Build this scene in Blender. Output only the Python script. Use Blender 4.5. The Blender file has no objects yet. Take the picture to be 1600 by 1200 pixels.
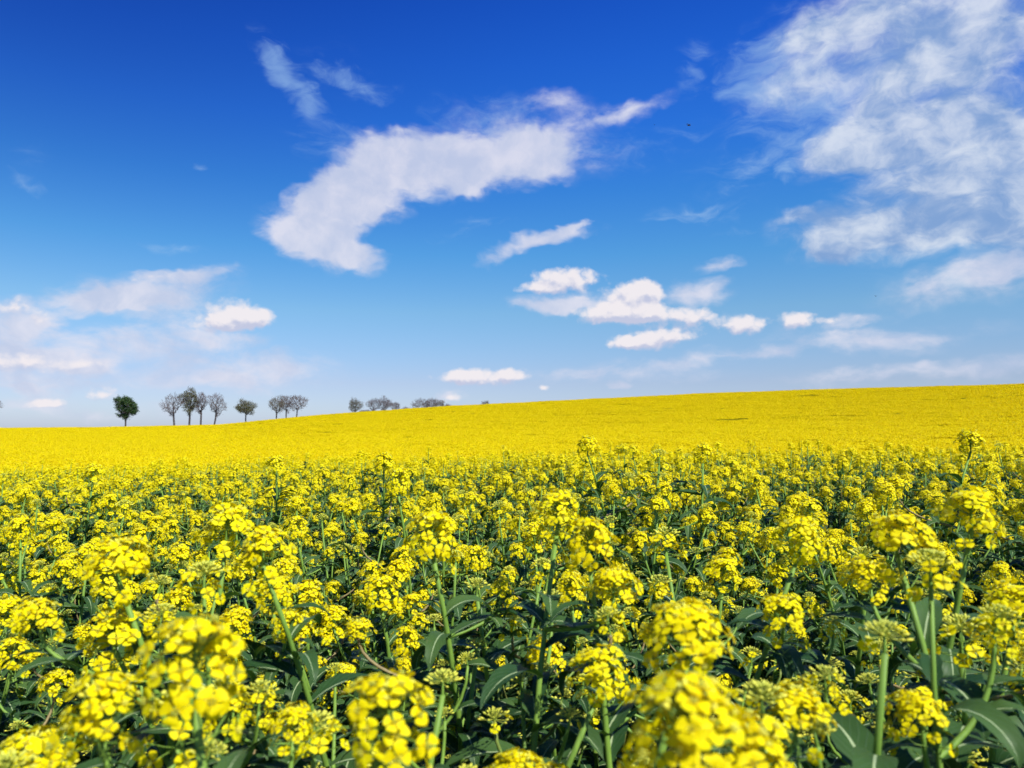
import bpy, math, random
import numpy as np
from mathutils import Vector, Matrix, Euler

R = random.Random(7)
PI = math.pi
scene = bpy.context.scene
COL = scene.collection
rad = math.radians

# ------------------------------------------------------------------ camera geometry
CAMZ = 1.40
FPX = 1155.0            # focal length in pixels of the 1600 px wide photograph
HORY = 675.0
PITCH = math.atan((HORY - 600.0) / FPX)

def ray(px, py):
    x = (px - 800.0) / FPX; z = (600.0 - py) / FPX
    d = Vector((x, math.cos(PITCH) - z * math.sin(PITCH), math.sin(PITCH) + z * math.cos(PITCH)))
    return d
def at(px, py, dist):                       # a point at a ground distance, seen along a direction
    d = ray(px, py)
    k = dist / d.y
    return Vector((d.x * k, d.y * k, CAMZ + d.z * k))
def azel(px, py):
    d = ray(px, py).normalized()
    return math.atan2(d.x, d.y), math.asin(d.z)

# ------------------------------------------------------------------ mesh builder
class MB:
    def __init__(s): s.v = []; s.f = []; s.m = []; s.p = []; s.n = 0
    def add(s, verts, faces, mat=0, pv=None):
        verts = np.asarray(verts, dtype=float); o = s.n
        s.v.append(verts); s.n += len(verts)
        for f in faces: s.f.append(tuple(i + o for i in f))
        if isinstance(mat, int): s.m.extend([mat] * len(faces))
        else: s.m.extend(mat)
        if pv is None: pv = np.zeros((len(verts), 3))
        pv = np.asarray(pv, dtype=float)
        if pv.ndim == 1: pv = np.tile(pv, (len(verts), 1))
        s.p.append(pv)
    def tube(s, pts, radii, sides=6, mat=0, tint=0.0, cap=True):
        pts = [Vector(p) for p in pts]; n = len(pts); V = []; F = []; P = []
        up = Vector((0.31, 0.95, 0.05))
        for i, p in enumerate(pts):
            t = (pts[min(i + 1, n - 1)] - pts[max(i - 1, 0)])
            if t.length < 1e-9: t = Vector((0, 0, 1))
            t.normalize()
            a = t.cross(up)
            if a.length < 1e-3: a = t.cross(Vector((1, 0, 0)))
            a.normalize(); b = t.cross(a)
            for k in range(sides):
                g = 2 * PI * k / sides
                q = p + (a * math.cos(g) + b * math.sin(g)) * radii[i]
                V.append(q[:]); P.append((k / sides, i / (n - 1), tint))
        for i in range(n - 1):
            for k in range(sides):
                k2 = (k + 1) % sides
                F.append((i * sides + k, i * sides + k2, (i + 1) * sides + k2, (i + 1) * sides + k))
        if cap: F.append(tuple((n - 1) * sides + k for k in range(sides)))
        s.add(V, F, mat, P)
    def merge(s, other, M=None, matmap=None):
        for v, p in zip(other.v, other.p):
            pass
        V = np.concatenate(other.v); P = np.concatenate(other.p)
        if M is not None:
            A = np.array(M.to_3x3()); t = np.array(M.to_translation())
            V = V @ A.T + t
        mm = other.m if matmap is None else [matmap[i] for i in other.m]
        s.add(V, other.f, mm, P)
    def mesh(s, name, mats, smooth=True):
        me = bpy.data.meshes.new(name)
        V = np.concatenate(s.v)
        me.from_pydata(V.tolist(), [], s.f)
        for m in mats: me.materials.append(m)
        me.polygons.foreach_set('material_index', s.m)
        me.polygons.foreach_set('use_smooth', [smooth] * len(s.f))
        a = me.attributes.new('pv', 'FLOAT_VECTOR', 'POINT')
        a.data.foreach_set('vector', np.concatenate(s.p).astype(np.float32).ravel())
        me.update()
        return me

def link(name, me, parent=None, loc=(0, 0, 0), rot=(0, 0, 0)):
    o = bpy.data.objects.new(name, me); COL.objects.link(o)
    o.location = loc; o.rotation_euler = rot
    if parent is not None: o.parent = parent
    return o

# ------------------------------------------------------------------ materials
def newmat(name):
    m = bpy.data.materials.new(name); m.use_nodes = True
    nt = m.node_tree; nt.nodes.clear()
    return m, nt
class NT:
    def __init__(s, nt): s.nt = nt
    def n(s, typ, **kw):
        nd = s.nt.nodes.new(typ)
        for k, v in kw.items(): setattr(nd, k, v)
        return nd
    def set(s, nd, key, v):
        sock = nd.inputs[key]
        if isinstance(v, bpy.types.NodeSocket): s.nt.links.new(v, sock)
        else: sock.default_value = v
    def math(s, op, a, b=None, c=None, clamp=False):
        nd = s.n('ShaderNodeMath', operation=op, use_clamp=clamp)
        s.set(nd, 0, a)
        if b is not None: s.set(nd, 1, b)
        if c is not None: s.set(nd, 2, c)
        return nd.outputs[0]
    def mix(s, f, a, b, typ='MIX'):
        nd = s.n('ShaderNodeMix', data_type='RGBA', blend_type=typ)
        s.set(nd, 0, f); s.set(nd, 6, a); s.set(nd, 7, b)
        return nd.outputs[2]
    def smooth(s, x, lo, hi, a=0.0, b=1.0):
        nd = s.n('ShaderNodeMapRange', interpolation_type='SMOOTHSTEP')
        s.set(nd, 0, x); s.set(nd, 1, lo); s.set(nd, 2, hi); s.set(nd, 3, a); s.set(nd, 4, b)
        return nd.outputs[0]
    def noise(s, vec, scale, detail=4.0, rough=0.5, dist=0.0, dim='3D'):
        nd = s.n('ShaderNodeTexNoise', noise_dimensions=dim)
        if vec is not None: s.set(nd, 'Vector', vec)
        s.set(nd, 'Scale', scale); s.set(nd, 'Detail', detail); s.set(nd, 'Roughness', rough); s.set(nd, 'Distortion', dist)
        return nd
def rgba(c): return (c[0], c[1], c[2], 1.0)

def leafy(name, build, rough=0.5, spec=0.3, transl=0.2, tcol=None):
    m, nt = newmat(name); t = NT(nt)
    col, bumpsock = build(t)
    p = t.n('ShaderNodeBsdfPrincipled'); t.set(p, 'Base Color', col); t.set(p, 'Roughness', rough)
    t.set(p, 'Specular IOR Level', spec)
    if bumpsock is not None: t.set(p, 'Normal', bumpsock)
    out = t.n('ShaderNodeOutputMaterial')
    if transl > 0:
        tr = t.n('ShaderNodeBsdfTranslucent')
        t.set(tr, 'Color', col if tcol is None else t.mix(1.0, col, rgba(tcol), 'MULTIPLY'))
        mx = t.n('ShaderNodeMixShader'); t.set(mx, 0, transl)
        nt.links.new(p.outputs[0], mx.inputs[1]); nt.links.new(tr.outputs[0], mx.inputs[2])
        nt.links.new(mx.outputs[0], out.inputs[0])
    else: nt.links.new(p.outputs[0], out.inputs[0])
    return m

def b_petal(t):
    a = t.n('ShaderNodeAttribute', attribute_name='pv')
    sp = t.n('ShaderNodeSeparateXYZ'); t.set(sp, 0, a.outputs['Vector'])
    oi = t.n('ShaderNodeObjectInfo')
    c = t.mix(sp.outputs[2], rgba((0.88, 0.735, 0.002)), rgba((0.90, 0.825, 0.004)))
    ve_ = t.math('ABSOLUTE', t.math('SINE', t.math('MULTIPLY', sp.outputs[0], 8.0)))
    c = t.mix(t.smooth(ve_, .0, .35, .16, .0), c, rgba((0.74, 0.58, 0.002)))
    base = t.smooth(sp.outputs[1], 0.0, 0.45, 1.0, 0.0)
    c = t.mix(t.math('MULTIPLY', base, 0.75), c, rgba((0.72, 0.46, 0.003)))  # orange shade deep in the heads, put into the colour of the petal claw
    c = t.mix(t.math('MULTIPLY', oi.outputs['Random'], 0.30), c, rgba((0.90, 0.85, 0.006)))
    return c, None
M_petal = leafy('petal_yellow', b_petal, rough=0.55, spec=0.12, transl=0.36, tcol=(1.0, 0.84, 0.2))

def b_bud(t):
    a = t.n('ShaderNodeAttribute', attribute_name='pv')
    sp = t.n('ShaderNodeSeparateXYZ'); t.set(sp, 0, a.outputs['Vector'])
    c = t.mix(sp.outputs[2], rgba((0.42, 0.50, 0.06)), rgba((0.85, 0.80, 0.07)))
    c = t.mix(t.math('MULTIPLY', sp.outputs[1], 0.35), c, rgba((0.70, 0.64, 0.10)))
    return c, None
M_bud = leafy('bud_green_yellow', b_bud, rough=0.5, spec=0.25, transl=0.12)

def b_stalk(t):
    a = t.n('ShaderNodeAttribute', attribute_name='pv')
    sp = t.n('ShaderNodeSeparateXYZ'); t.set(sp, 0, a.outputs['Vector'])
    tc = t.n('ShaderNodeTexCoord')
    nz = t.noise(tc.outputs['Object'], 14.0, 3.0, 0.6)
    mp = t.n('ShaderNodeMapping'); t.set(mp, 0, tc.outputs['Object']); t.set(mp, 3, (260.0, 260.0, 6.0))
    nz2 = t.noise(mp.outputs[0], 1.0, 2.0, 0.6)
    g = t.mix(nz2.outputs[0], rgba((0.10, 0.19, 0.028)), rgba((0.22, 0.36, 0.050)))
    br = t.mix(nz2.outputs[0], rgba((0.17, 0.115, 0.055)), rgba((0.30, 0.25, 0.09)))
    f = t.smooth(t.math('ADD', sp.outputs[2], t.math('MULTIPLY', nz.outputs[0], 0.5)), 0.6, 1.0)
    c = t.mix(f, g, br)
    return c, None
M_stalk = leafy('stalk_green', b_stalk, rough=0.5, spec=0.2, transl=0.0)

def b_leaf(t):
    a = t.n('ShaderNodeAttribute', attribute_name='pv')
    sp = t.n('ShaderNodeSeparateXYZ'); t.set(sp, 0, a.outputs['Vector'])
    u, v, w = sp.outputs
    au = t.math('ABSOLUTE', u)
    tc = t.n('ShaderNodeTexCoord')
    nz = t.noise(tc.outputs['Object'], 22.0, 4.0, 0.6)
    c = t.mix(nz.outputs[0], rgba((0.010, 0.034, 0.007)), rgba((0.034, 0.090, 0.021)))
    c = t.mix(w, c, rgba((0.066, 0.126, 0.026)))
    spn = t.noise(tc.outputs['Object'], 60.0, 3.0, 0.7)
    c = t.mix(t.smooth(spn.outputs[0], 0.66, 0.74), c, rgba((0.13, 0.12, 0.045)))
    oi = t.n('ShaderNodeObjectInfo')
    c = t.mix(t.math('MULTIPLY', oi.outputs['Random'], 0.45), c, rgba((0.022, 0.070, 0.028)))
    # side veins, slanting off the midrib, and the pale midrib itself
    ph = t.math('SUBTRACT', t.math('MULTIPLY', v, 9.0), t.math('MULTIPLY', au, 2.6))
    fr = t.math('ABSOLUTE', t.math('SUBTRACT', t.math('FRACT', ph), 0.5))
    vein = t.smooth(fr, 0.0, 0.07, 1.0, 0.0)
    c = t.mix(t.math('MULTIPLY', vein, 0.35), c, rgba((0.12, 0.21, 0.11)))
    rib = t.smooth(au, t.math('SUBTRACT', 0.055, t.math('MULTIPLY', v, 0.045)), t.math('SUBTRACT', 0.12, t.math('MULTIPLY', v, 0.085)), 1.0, 0.0)
    c = t.mix(t.math('MULTIPLY', rib, 0.85), c, rgba((0.42, 0.52, 0.26)))
    bp = t.n('ShaderNodeBump'); t.set(bp, 'Strength', 0.35); t.set(bp, 'Distance', 0.004)
    t.set(bp, 'Height', t.math('ADD', nz.outputs[0], t.math('MULTIPLY', vein, -0.5)))
    return c, bp.outputs[0]
M_leaf = leafy('leaf_blue_green', b_leaf, rough=0.5, spec=0.18, transl=0.18, tcol=(1.3, 1.6, 0.5))

def b_bark(t):
    tc = t.n('ShaderNodeTexCoord'); nz = t.noise(tc.outputs['Object'], 3.0, 5.0, 0.6)
    return t.mix(nz.outputs[0], rgba((0.045, 0.036, 0.032)), rgba((0.11, 0.09, 0.085))), None
M_bark = leafy('bark', b_bark, rough=0.9, spec=0.1, transl=0)
def b_twig(t):
    tc = t.n('ShaderNodeTexCoord'); nz = t.noise(tc.outputs['Object'], 1.2, 3.0, 0.6)
    return t.mix(nz.outputs[0], rgba((0.13, 0.10, 0.095)), rgba((0.21, 0.165, 0.15))), None
M_twig = leafy('twigs', b_twig, rough=0.9, spec=0.1, transl=0)
def crownmat(name, a, b):
    def f(t):
        tc = t.n('ShaderNodeTexCoord'); nz = t.noise(tc.outputs['Object'], 1.4, 4.0, 0.6)
        return t.mix(t.smooth(nz.outputs[0], 0.35, 0.65), rgba(a), rgba(b)), None
    return leafy(name, f, rough=0.7, spec=0.2, transl=0.15)
M_green = crownmat('tree_leaf_green', (0.024, 0.060, 0.016), (0.062, 0.120, 0.032))
M_olive = crownmat('tree_leaf_olive', (0.075, 0.085, 0.030), (0.14, 0.145, 0.06))
M_redbud = crownmat('tree_bud_red', (0.10, 0.060, 0.050), (0.15, 0.10, 0.085))

def b_soil(t):
    tc = t.n('ShaderNodeTexCoord')
    n1 = t.noise(tc.outputs['Object'], 9.0, 8.0, 0.65)
    n2 = t.noise(tc.outputs['Object'], 0.7, 4.0, 0.5)
    c = t.mix(n1.outputs[0], rgba((0.035, 0.024, 0.015)), rgba((0.10, 0.072, 0.045)))
    c = t.mix(t.smooth(n2.outputs[0], 0.4, 0.6), c, rgba((0.030, 0.050, 0.018)))
    bp = t.n('ShaderNodeBump'); t.set(bp, 'Strength', 0.7); t.set(bp, 'Distance', 0.03); t.set(bp, 'Height', n1.outputs[0])
    return c, bp.outputs[0]
M_soil = leafy('soil', b_soil, rough=0.95, spec=0.1, transl=0)
def b_bird(t): 
    tc = t.n('ShaderNodeTexCoord'); nz = t.noise(tc.outputs['Object'], 12.0, 3.0, 0.6)
    return t.mix(nz.outputs[0], rgba((0.012, 0.012, 0.014)), rgba((0.03, 0.028, 0.03))), None
M_bird = leafy('feathers_dark', b_bird, rough=0.7, spec=0.2, transl=0)

# ------------------------------------------------------------------ flower, bud and leaf shapes
def flower_tpl(lod, seed):
    r = random.Random(seed); V = []; F = []; P = []; MT = []
    for q in range(4):
        a = q * PI / 2 + r.uniform(-.14, .14); cup = r.uniform(0.3, 1.6); tw = r.uniform(-.25, .25)
        ca, sa = math.cos(a), math.sin(a)
        if lod == 0:
            rows = [(0.02, .045, 0), (0.14, .075, .07), (0.26, .20, .12), (0.39, .285, .13), (0.50, .235, .10), (0.54, .10, .07)]
            o = len(V)
            for i, (x, w, z) in enumerate(rows):
                for c in (-1, 0, 1):
                    xx = x - (0.0 if c == 0 else 0.015 * i / 3) + (0.0 if (c or i < 5) else -0.02)
                    yy = c * w * .98; zz = z * cup + (0.03 * abs(c) - .015) * (i / 5) + tw * yy
                    V.append((xx * ca - yy * sa, xx * sa + yy * ca, zz)); P.append((c, i / 5.0, 0))
            for i in range(len(rows) - 1):
                for c in range(2):
                    k = o + i * 3 + c
                    F.append((k, k + 1, k + 4, k + 3)); MT.append(0)
        else:
            o = len(V)
            for (xx, yy, zz, vv) in ((0, 0, 0, 0.1), (.34, -.25, .10 * cup, .7), (.54, 0, .09 * cup, 1), (.34, .25, .10 * cup, .7)):
                zz += tw * yy
                V.append((xx * ca - yy * sa, xx * sa + yy * ca, zz)); P.append((0, vv, 0))
            F.append((o, o + 1, o + 2, o + 3)); MT.append(0)
    if lod == 0:
        for k in range(7):                                # stamens and pistil
            a = k * PI / 3 + .4; rr = 0.055 if k < 6 else 0.0; h = .20 if k < 6 else .24
            bx, by = rr * math.cos(a), rr * math.sin(a); tx, ty = bx * 2.1, by * 2.1; o = len(V)
            for (dx, dy) in ((.022, 0), (-.011, .019), (-.011, -.019)):
                V.append((tx + dx * 1.5, ty + dy * 1.5, h)); P.append((0, 1, 0))
                V.append((bx + dx * .6, by + dy * .6, .0)); P.append((0, 0, 0))
            V.append((tx, ty, h + .05)); P.append((0, 1, 0))
            for j in range(3):
                j2 = (j + 1) % 3
                F.append((o + 2 * j + 1, o + 2 * j2 + 1, o + 2 * j2, o + 2 * j)); F.append((o + 2 * j, o + 2 * j2, o + 6)); MT += [1, 1]
    return np.array(V), F, MT, np.array(P, float)
FL = {0: [flower_tpl(0, 10 + i) for i in range(7)], 1: [flower_tpl(1, 30 + i) for i in range(5)]}

def bud_tpl(lod):
    V = [(0, 0, 0)]; F = []; P = [(0, 0, 0)]
    n = 6 if lod == 0 else 3
    rings = [(.18, .30), (.5, .42), (.8, .30)] if lod == 0 else [(.5, .42)]
    for (z, r_) in rings:
        for k in range(n):
            a = 2 * PI * k / n
            V.append((r_ * .9 * math.cos(a), r_ * .9 * math.sin(a), z)); P.append((0, z, 0))
    V.append((0, 0, 1)); P.append((0, 1, 0)); L = len(V) - 1
    for k in range(n):
        k2 = (k + 1) % n
        F.append((0, 1 + k2, 1 + k))
        for i in range(len(rings) - 1):
            F.append((1 + i * n + k, 1 + i * n + k2, 1 + (i + 1) * n + k2, 1 + (i + 1) * n + k))
        F.append((1 + (len(rings) - 1) * n + k, 1 + (len(rings) - 1) * n + k2, L))
    return np.array(V), F, np.array(P, float)
BD = {0: bud_tpl(0), 1: bud_tpl(1)}

def frame(d, spin):
    d = Vector(d).normalized()
    return np.array((d.to_track_quat('Z', 'Y').to_matrix() @ Matrix.Rotation(spin, 3, 'Z')))

def put(mb, tpl, pos, d, spin, size, tint, mats):
    V, F, MT, P = tpl
    A = frame(d, spin)
    VV = (V * size) @ A.T + np.array(pos)
    PP = P.copy(); PP[:, 2] = tint
    mb.add(VV, F, [mats[i] for i in MT], PP)

# head mesh slots: 0 petal, 1 bud, 2 stalk.
def head(kind, lod, r):
    """raceme: axis rises from the stem tip; returns (flowers builder, buds builder, width)"""
    fl = MB(); bd = MB()
    L = {'full': r.uniform(.032, .054), 'mixed': r.uniform(.030, .042), 'bud': r.uniform(.014, .026)}[kind]
    nf = {'full': r.randint(42, 60), 'mixed': r.randint(8, 17), 'bud': r.choice((0, 0, 1, 2))}[kind]
    nb = {'full': r.randint(18, 26), 'mixed': r.randint(30, 42), 'bud': r.randint(26, 40)}[kind]
    if lod == 1: nf = int(nf * .8); nb = int(nb * .5)
    sd = 5 if lod == 0 else 3
    fl.tube([(0, 0, -.004), (0, 0, L * .5), (0, 0, L)], [.0022, .0018, .0012], sd, 2, 0.1)
    g = r.uniform(0, 6.28); g0 = r.uniform(0, 6.28); lop = r.uniform(.0, .16); gap = r.uniform(0, 6.28)
    for k in range(nf):
        s = (k + .5) / max(nf, 1)
        g += 2.39996 + r.uniform(-.25, .25)
        if kind == 'full':
            h = L * (1 - .70 * s) ; pl = .019 + .013 * s ** .8; el = rad(52 - 56 * s)
            if r.random() < .13: h -= r.uniform(.008, .045); el = rad(r.uniform(-20, 30)); pl = .026
        elif kind == 'mixed':
            h = L * (.75 - .95 * s); pl = .021 + .006 * s; el = rad(30 - 35 * s)
        else:
            h = L * .3 - r.uniform(0, .015); pl = .02; el = rad(15)
        if kind == 'full' and math.cos(g - gap) > .95 and r.random() < .4: continue
        el += r.uniform(-.25, .25); pl *= r.uniform(.66, 1.32) * (1 + lop * math.cos(g - g0))
        d = Vector((math.cos(g) * math.cos(el), math.sin(g) * math.cos(el), math.sin(el)))
        p0 = Vector((0, 0, h - .004)); p1 = p0 + d * pl + Vector((0, 0, .002))
        if lod == 0:
            fl.tube([p0, p0.lerp(p1, .5) + Vector((0, 0, -.001)), p1], [.0007, .0006, .0008], 3, 2, 0.2, cap=False)
        fd = (d + Vector((r.uniform(-.3, .3), r.uniform(-.3, .3), r.uniform(.05, .55)))).normalized()
        put(fl, r.choice(FL[lod]), p1, fd, r.uniform(0, 6.28), r.uniform(.0142, .0188) * (1.12 if lod else 1.0), r.random(), (0, 1))
    V, F, P = BD[lod]
    rb = {'full': .016, 'mixed': .019, 'bud': .018}[kind] * r.uniform(.85, 1.15)
    for k in range(nb):
        s = (k + .5) / nb
        g = k * 2.39996 + r.uniform(-.2, .2)
        el = rad(88 - (58 if kind == 'full' else 88) * s ** .8) + r.uniform(-.12, .12)
        d = Vector((math.cos(g) * math.cos(el), math.sin(g) * math.cos(el), math.sin(el)))
        dist = rb * (.45 + .55 * s) ; c0 = Vector((0, 0, L + .002 - .006 * s))
        sz = (.0048 + .0034 * s) * (1.3 if lod else 1.0) * r.uniform(.85, 1.15)
        p1 = c0 + d * dist
        if lod == 0 and s > .2: bd.tube([c0 + d * dist * .1, p1 + d * .001], [.0005, .0006], 3, 0, 0.1, cap=False)
        A = frame(d + Vector((0, 0, .35)), r.uniform(0, 6)); PP = P.copy(); PP[:, 2] = min(1, max(0, s * .85 + r.uniform(-.15, .25) + (.1 if kind == 'full' else 0)))
        bd.add((V * np.array((sz * .62, sz * .62, sz))) @ A.T + np.array(p1), F, 0, PP)
    if kind == 'full' and lod == 0:                       # first thin green pods under the flowers
        for k in range(r.randint(4, 12)):
            g += 2.4; z = -r.uniform(.0, .05)
            d = Vector((math.cos(g), math.sin(g), .35)).normalized(); p0 = Vector((0, 0, z)); p1 = p0 + d * .016
            fl.tube([p0, p1, p1 + (d + Vector((0, 0, 1))) * .011], [.0006, .0009, .0005], 4, 2, 0.15)
    return fl, bd

def leaf(mb, base, az, ln, wd, rise, droop, lobed, r, rows=10, tint=None):
    """arching blade; u across -1..1, v along"""
    V = []; P = []; F = []
    dirv = Vector((math.cos(az), math.sin(az), 0)); side = Vector((-math.sin(az), math.cos(az), 0))
    pos = Vector(base); el = rise; tint = r.random() if tint is None else tint
    fold = r.uniform(.15, .5); ph = r.uniform(0, 6); wav = r.uniform(.06, .16); curl = r.uniform(-.5, .5)
    cols = (-1, -.5, 0, .5, 1)
    for i in range(rows + 1):
        v = i / rows
        w = wd * .5 * (math.sin(PI * min(1, v * .93 + .07) ** .8) ** .75) * (1.0 if v > .12 else .75)
        if lobed: w *= 1.0 - .30 * (math.sin(v * 26 + ph) > 0.2) * (1 - v)
        else: w *= 1 - .13 * (i % 2) * r.uniform(.4, 1)
        if i == rows: w = wd * .02
        fwd = dirv * math.cos(el) + Vector((0, 0, math.sin(el)))
        nrm = side.cross(fwd) * -1
        nrm = Vector((0, 0, 1)) * math.cos(el) - dirv * math.sin(el)
        sd = side * math.cos(curl * v) + nrm * math.sin(curl * v)
        for c in cols:
            off = sd * (c * w) + nrm * (abs(c) * w * fold + math.sin(v * 14 + ph + (2 if c > 0 else 0)) * wav * w * abs(c))
            V.append((pos + off)[:]); P.append((c, v, tint))
        pos = pos + fwd * (ln / rows)
        el -= droop / rows * (1 + .6 * v)
    nc = len(cols)
    for i in range(rows):
        for c in range(nc - 1):
            k = i * nc + c
            F.append((k, k + 1, k + nc + 1, k + nc))
    mb.add(V, F, 0, P)

HEADS = {}
for lod in (0, 1):
    for kind, n in (('full', 8), ('mixed', 5), ('bud', 5)):
        HEADS[(lod, kind)] = [head(kind, lod, random.Random(100 * lod + 17 * i + len(kind))) for i in range(n)]
HMESH = {}
for (lod, kind), lst in HEADS.items():
    if lod: continue
    for i, (fl, bd) in enumerate(lst):
        if fl.n: pass
        a = fl.mesh('flower_head', [M_petal, M_bud, M_stalk])
        b = bd.mesh('bud_cluster', [M_bud])
        both = MB(); both.merge(fl); both.merge(bd, None, {0: 1})
        c = both.mesh('flower_head', [M_petal, M_bud, M_stalk])
        HMESH[(kind, i)] = (a, b, c)

H0 = 1.25
def plant_spec(style, seed):
    """a plan of one plant: stem path, branches with heads, leaves"""
    r = random.Random(seed); S = {'style': style}
    lean = Vector((r.uniform(-.13, .13), r.uniform(-.13, .13), 0)); ph = r.uniform(0, 6)
    top = H0 - .045
    def sp(h):
        s = h / top
        return Vector((math.sin(s * 6 + ph) * .020 * s, math.cos(s * 5 + ph) * .020 * s, h)) + lean * (s * s - 1.0)
    off = sp(top); off = Vector((off.x, off.y, 0))
    S['path'] = [sp(top * k / 14) - off for k in range(15)]
    f = lambda h: sp(h) - off
    S['stemtint'] = r.choice((0, 0, .1, .2, .45)); S['r0'] = r.uniform(.0045, .0070)
    S['main'] = {'full': 'full', 'mixed': 'mixed', 'bud': 'bud', 'late': 'full'}[style]
    S['mainscale'] = r.uniform(.74, .96)
    br = []; az = r.uniform(0, 6.28)
    nb = {'full': 5, 'mixed': 5, 'bud': 4, 'late': 6}[style] + r.randint(0, 1)
    for k in range(nb):
        az += 2.4 + r.uniform(-.4, .4)
        h = top - .11 - .085 * k - r.uniform(0, .04)
        tipdrop = .03 + .038 * k + r.uniform(0, .05)
        zt = top - tipdrop - .02 * k; out = r.uniform(.06, .13) + .012 * k
        if k >= 4: zt = h + r.uniform(.08, .16)
        p0 = f(h); d = Vector((math.cos(az), math.sin(az), 0))
        p3 = Vector((p0.x, p0.y, 0)) + d * out + Vector((0, 0, zt))
        c1 = p0 + d * out * .75 + Vector((0, 0, (zt - h) * .22)); c2 = Vector((p3.x, p3.y, h + (zt - h) * .6))
        pts = []
        for q in range(9):
            t = q / 8; u = 1 - t
            pts.append(p0 * u ** 3 + c1 * 3 * u * u * t + c2 * 3 * u * t * t + p3 * t ** 3)
        if style == 'bud': kd = 'bud'
        elif style == 'mixed': kd = r.choice(('mixed', 'bud'))
        else: kd = r.choice((('full', 'mixed', 'bud', 'bud', 'mixed', 'bud', 'bud'), ('mixed', 'full', 'bud', 'full', 'bud', 'bud', 'bud'), ('full', 'full', 'mixed', 'bud', 'bud', 'mixed', 'bud')))[k] if style == 'full' else r.choice(('full', 'full', 'mixed'))
        tilt = (r.uniform(-.25, .25), r.uniform(-.25, .25), r.uniform(0, 6.28))
        br.append(dict(pts=pts, kind=kd, i=r.randrange(8 if kd == 'full' else 5), tilt=tilt, scale=r.uniform(.45, .78) if k < 3 else r.uniform(.35, .6), tint=r.choice((0, .1, .2, .5, .75)), az=az, h=h))
    for k in range(2):                                   # short side shoots still in bud, low among the leaves
        az += 2.4 + r.uniform(-.5, .5); h = top - r.uniform(.22, .46); p0 = f(h); d = Vector((math.cos(az), math.sin(az), 0))
        ln = r.uniform(.07, .16); pts = [p0 + d * ln * .7 * (q / 8) ** .8 + Vector((0, 0, ln * (q / 8) ** 1.4)) for q in range(9)]
        br.append(dict(pts=pts, kind='bud', i=r.randrange(5), tilt=(r.uniform(-.3, .3), r.uniform(-.3, .3), r.uniform(0, 6)), scale=r.uniform(.45, .8), tint=0, az=az, h=h))
    S['branches'] = br
    S['maini'] = r.randrange(8 if S['main'] == 'full' else 5)
    lv = []
    n = 27; az = r.uniform(0, 6.28)
    for k in range(n):
        az += 2.4 + r.uniform(-.3, .3); s = k / (n - 1)
        h = .22 + (top - .09 - .22) * s ** .8
        ln = (.17 * (1 - s) + .080 * s) * r.uniform(.8, 1.25); wd = ln * r.uniform(.21, .35)
        lv.append((f(h), az, ln, wd, r.uniform(.3, 1.05), r.uniform(.9, 2.2), s < .55, r.randrange(10**6)))
    for b in br:
        lv.append((f(b['h']), b['az'] + .2, r.uniform(.07, .13), r.uniform(.018, .032), r.uniform(.2, .8), r.uniform(.6, 1.8), False, r.randrange(10**6)))
        q = b['pts'][4]; lv.append((q, b['az'] + r.uniform(-2, 2), r.uniform(.035, .07), r.uniform(.010, .017), r.uniform(.3, 1), r.uniform(.6, 1.6), False, r.randrange(10**6)))
        for e in range(3):
            q = b['pts'][r.choice((2, 3, 5))]; lv.append((q, r.uniform(0, 6.28), r.uniform(.04, .08), r.uniform(.012, .022), r.uniform(.1, 1), r.uniform(.6, 1.8), False, r.randrange(10**6)))
    S['leaves'] = lv
    return S

def stem_mb(S, sides=8):
    mb = MB(); n = len(S['path'])
    mb.tube(S['path'], [S['r0'] * (1 - .60 * (k / (n - 1)) ** 1.3) for k in range(n)], sides, 0, S['stemtint'])
    return mb
def branch_mb(S, b, sides=6):
    mb = MB(); r1 = .0030 * (.7 + .3 * b['scale'])
    mb.tube(b['pts'], [r1 * (1.15 - .5 * q / 8) for q in range(9)], sides, 0, b['tint'])
    return mb
def leaves_mb(S, rows=10):
    mb = MB()
    for (p, az, ln, wd, rise, droop, lob, sd) in S['leaves']:
        leaf(mb, p, az, ln, wd, rise, droop, lob, random.Random(sd), rows)
    return mb

STYLES = ['full', 'full', 'full', 'full', 'late', 'late', 'mixed', 'mixed', 'mixed', 'bud', 'bud']
SPECS = [plant_spec(s, 500 + 13 * i) for i, s in enumerate(STYLES)]
HEADOFF = .045
def headmat(p, tilt, sc): return Matrix.Translation(p) @ Euler(tilt).to_matrix().to_4x4() @ Matrix.Scale(sc, 4)

def make_plant(S):
    root = bpy.data.objects.new('rapeseed_plant', None); COL.objects.link(root)
    link('stem', stem_mb(S).mesh('stem', [M_stalk]), root)
    link('foliage', leaves_mb(S).mesh('foliage', [M_leaf]), root)
    a, b, c = HMESH[(S['main'], S['maini'])]
    h = link('flower_head' if S['main'] != 'bud' else 'bud_head', a if S['main'] != 'bud' else c, root, S['path'][-1]); h.scale = (S['mainscale'],) * 3
    if S['main'] != 'bud': link('bud_cluster', b, h)
    for br in S['branches']:
        o = link('side_branch', branch_mb(S, br).mesh('side_branch', [M_stalk]), root)
        q = link('flower_head' if br['kind'] != 'bud' else 'bud_head', HMESH[(br['kind'], br['i'])][2], o, br['pts'][-1], br['tilt']); q.scale = (br['scale'],) * 3
    return root
def copy_tree(o, parent=None):
    c = o.copy(); COL.objects.link(c)
    c.parent = parent
    for ch in o.children: copy_tree(ch, c)
    return c
PROTO = [make_plant(S) for S in SPECS]
USED = [False] * len(PROTO)
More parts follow.
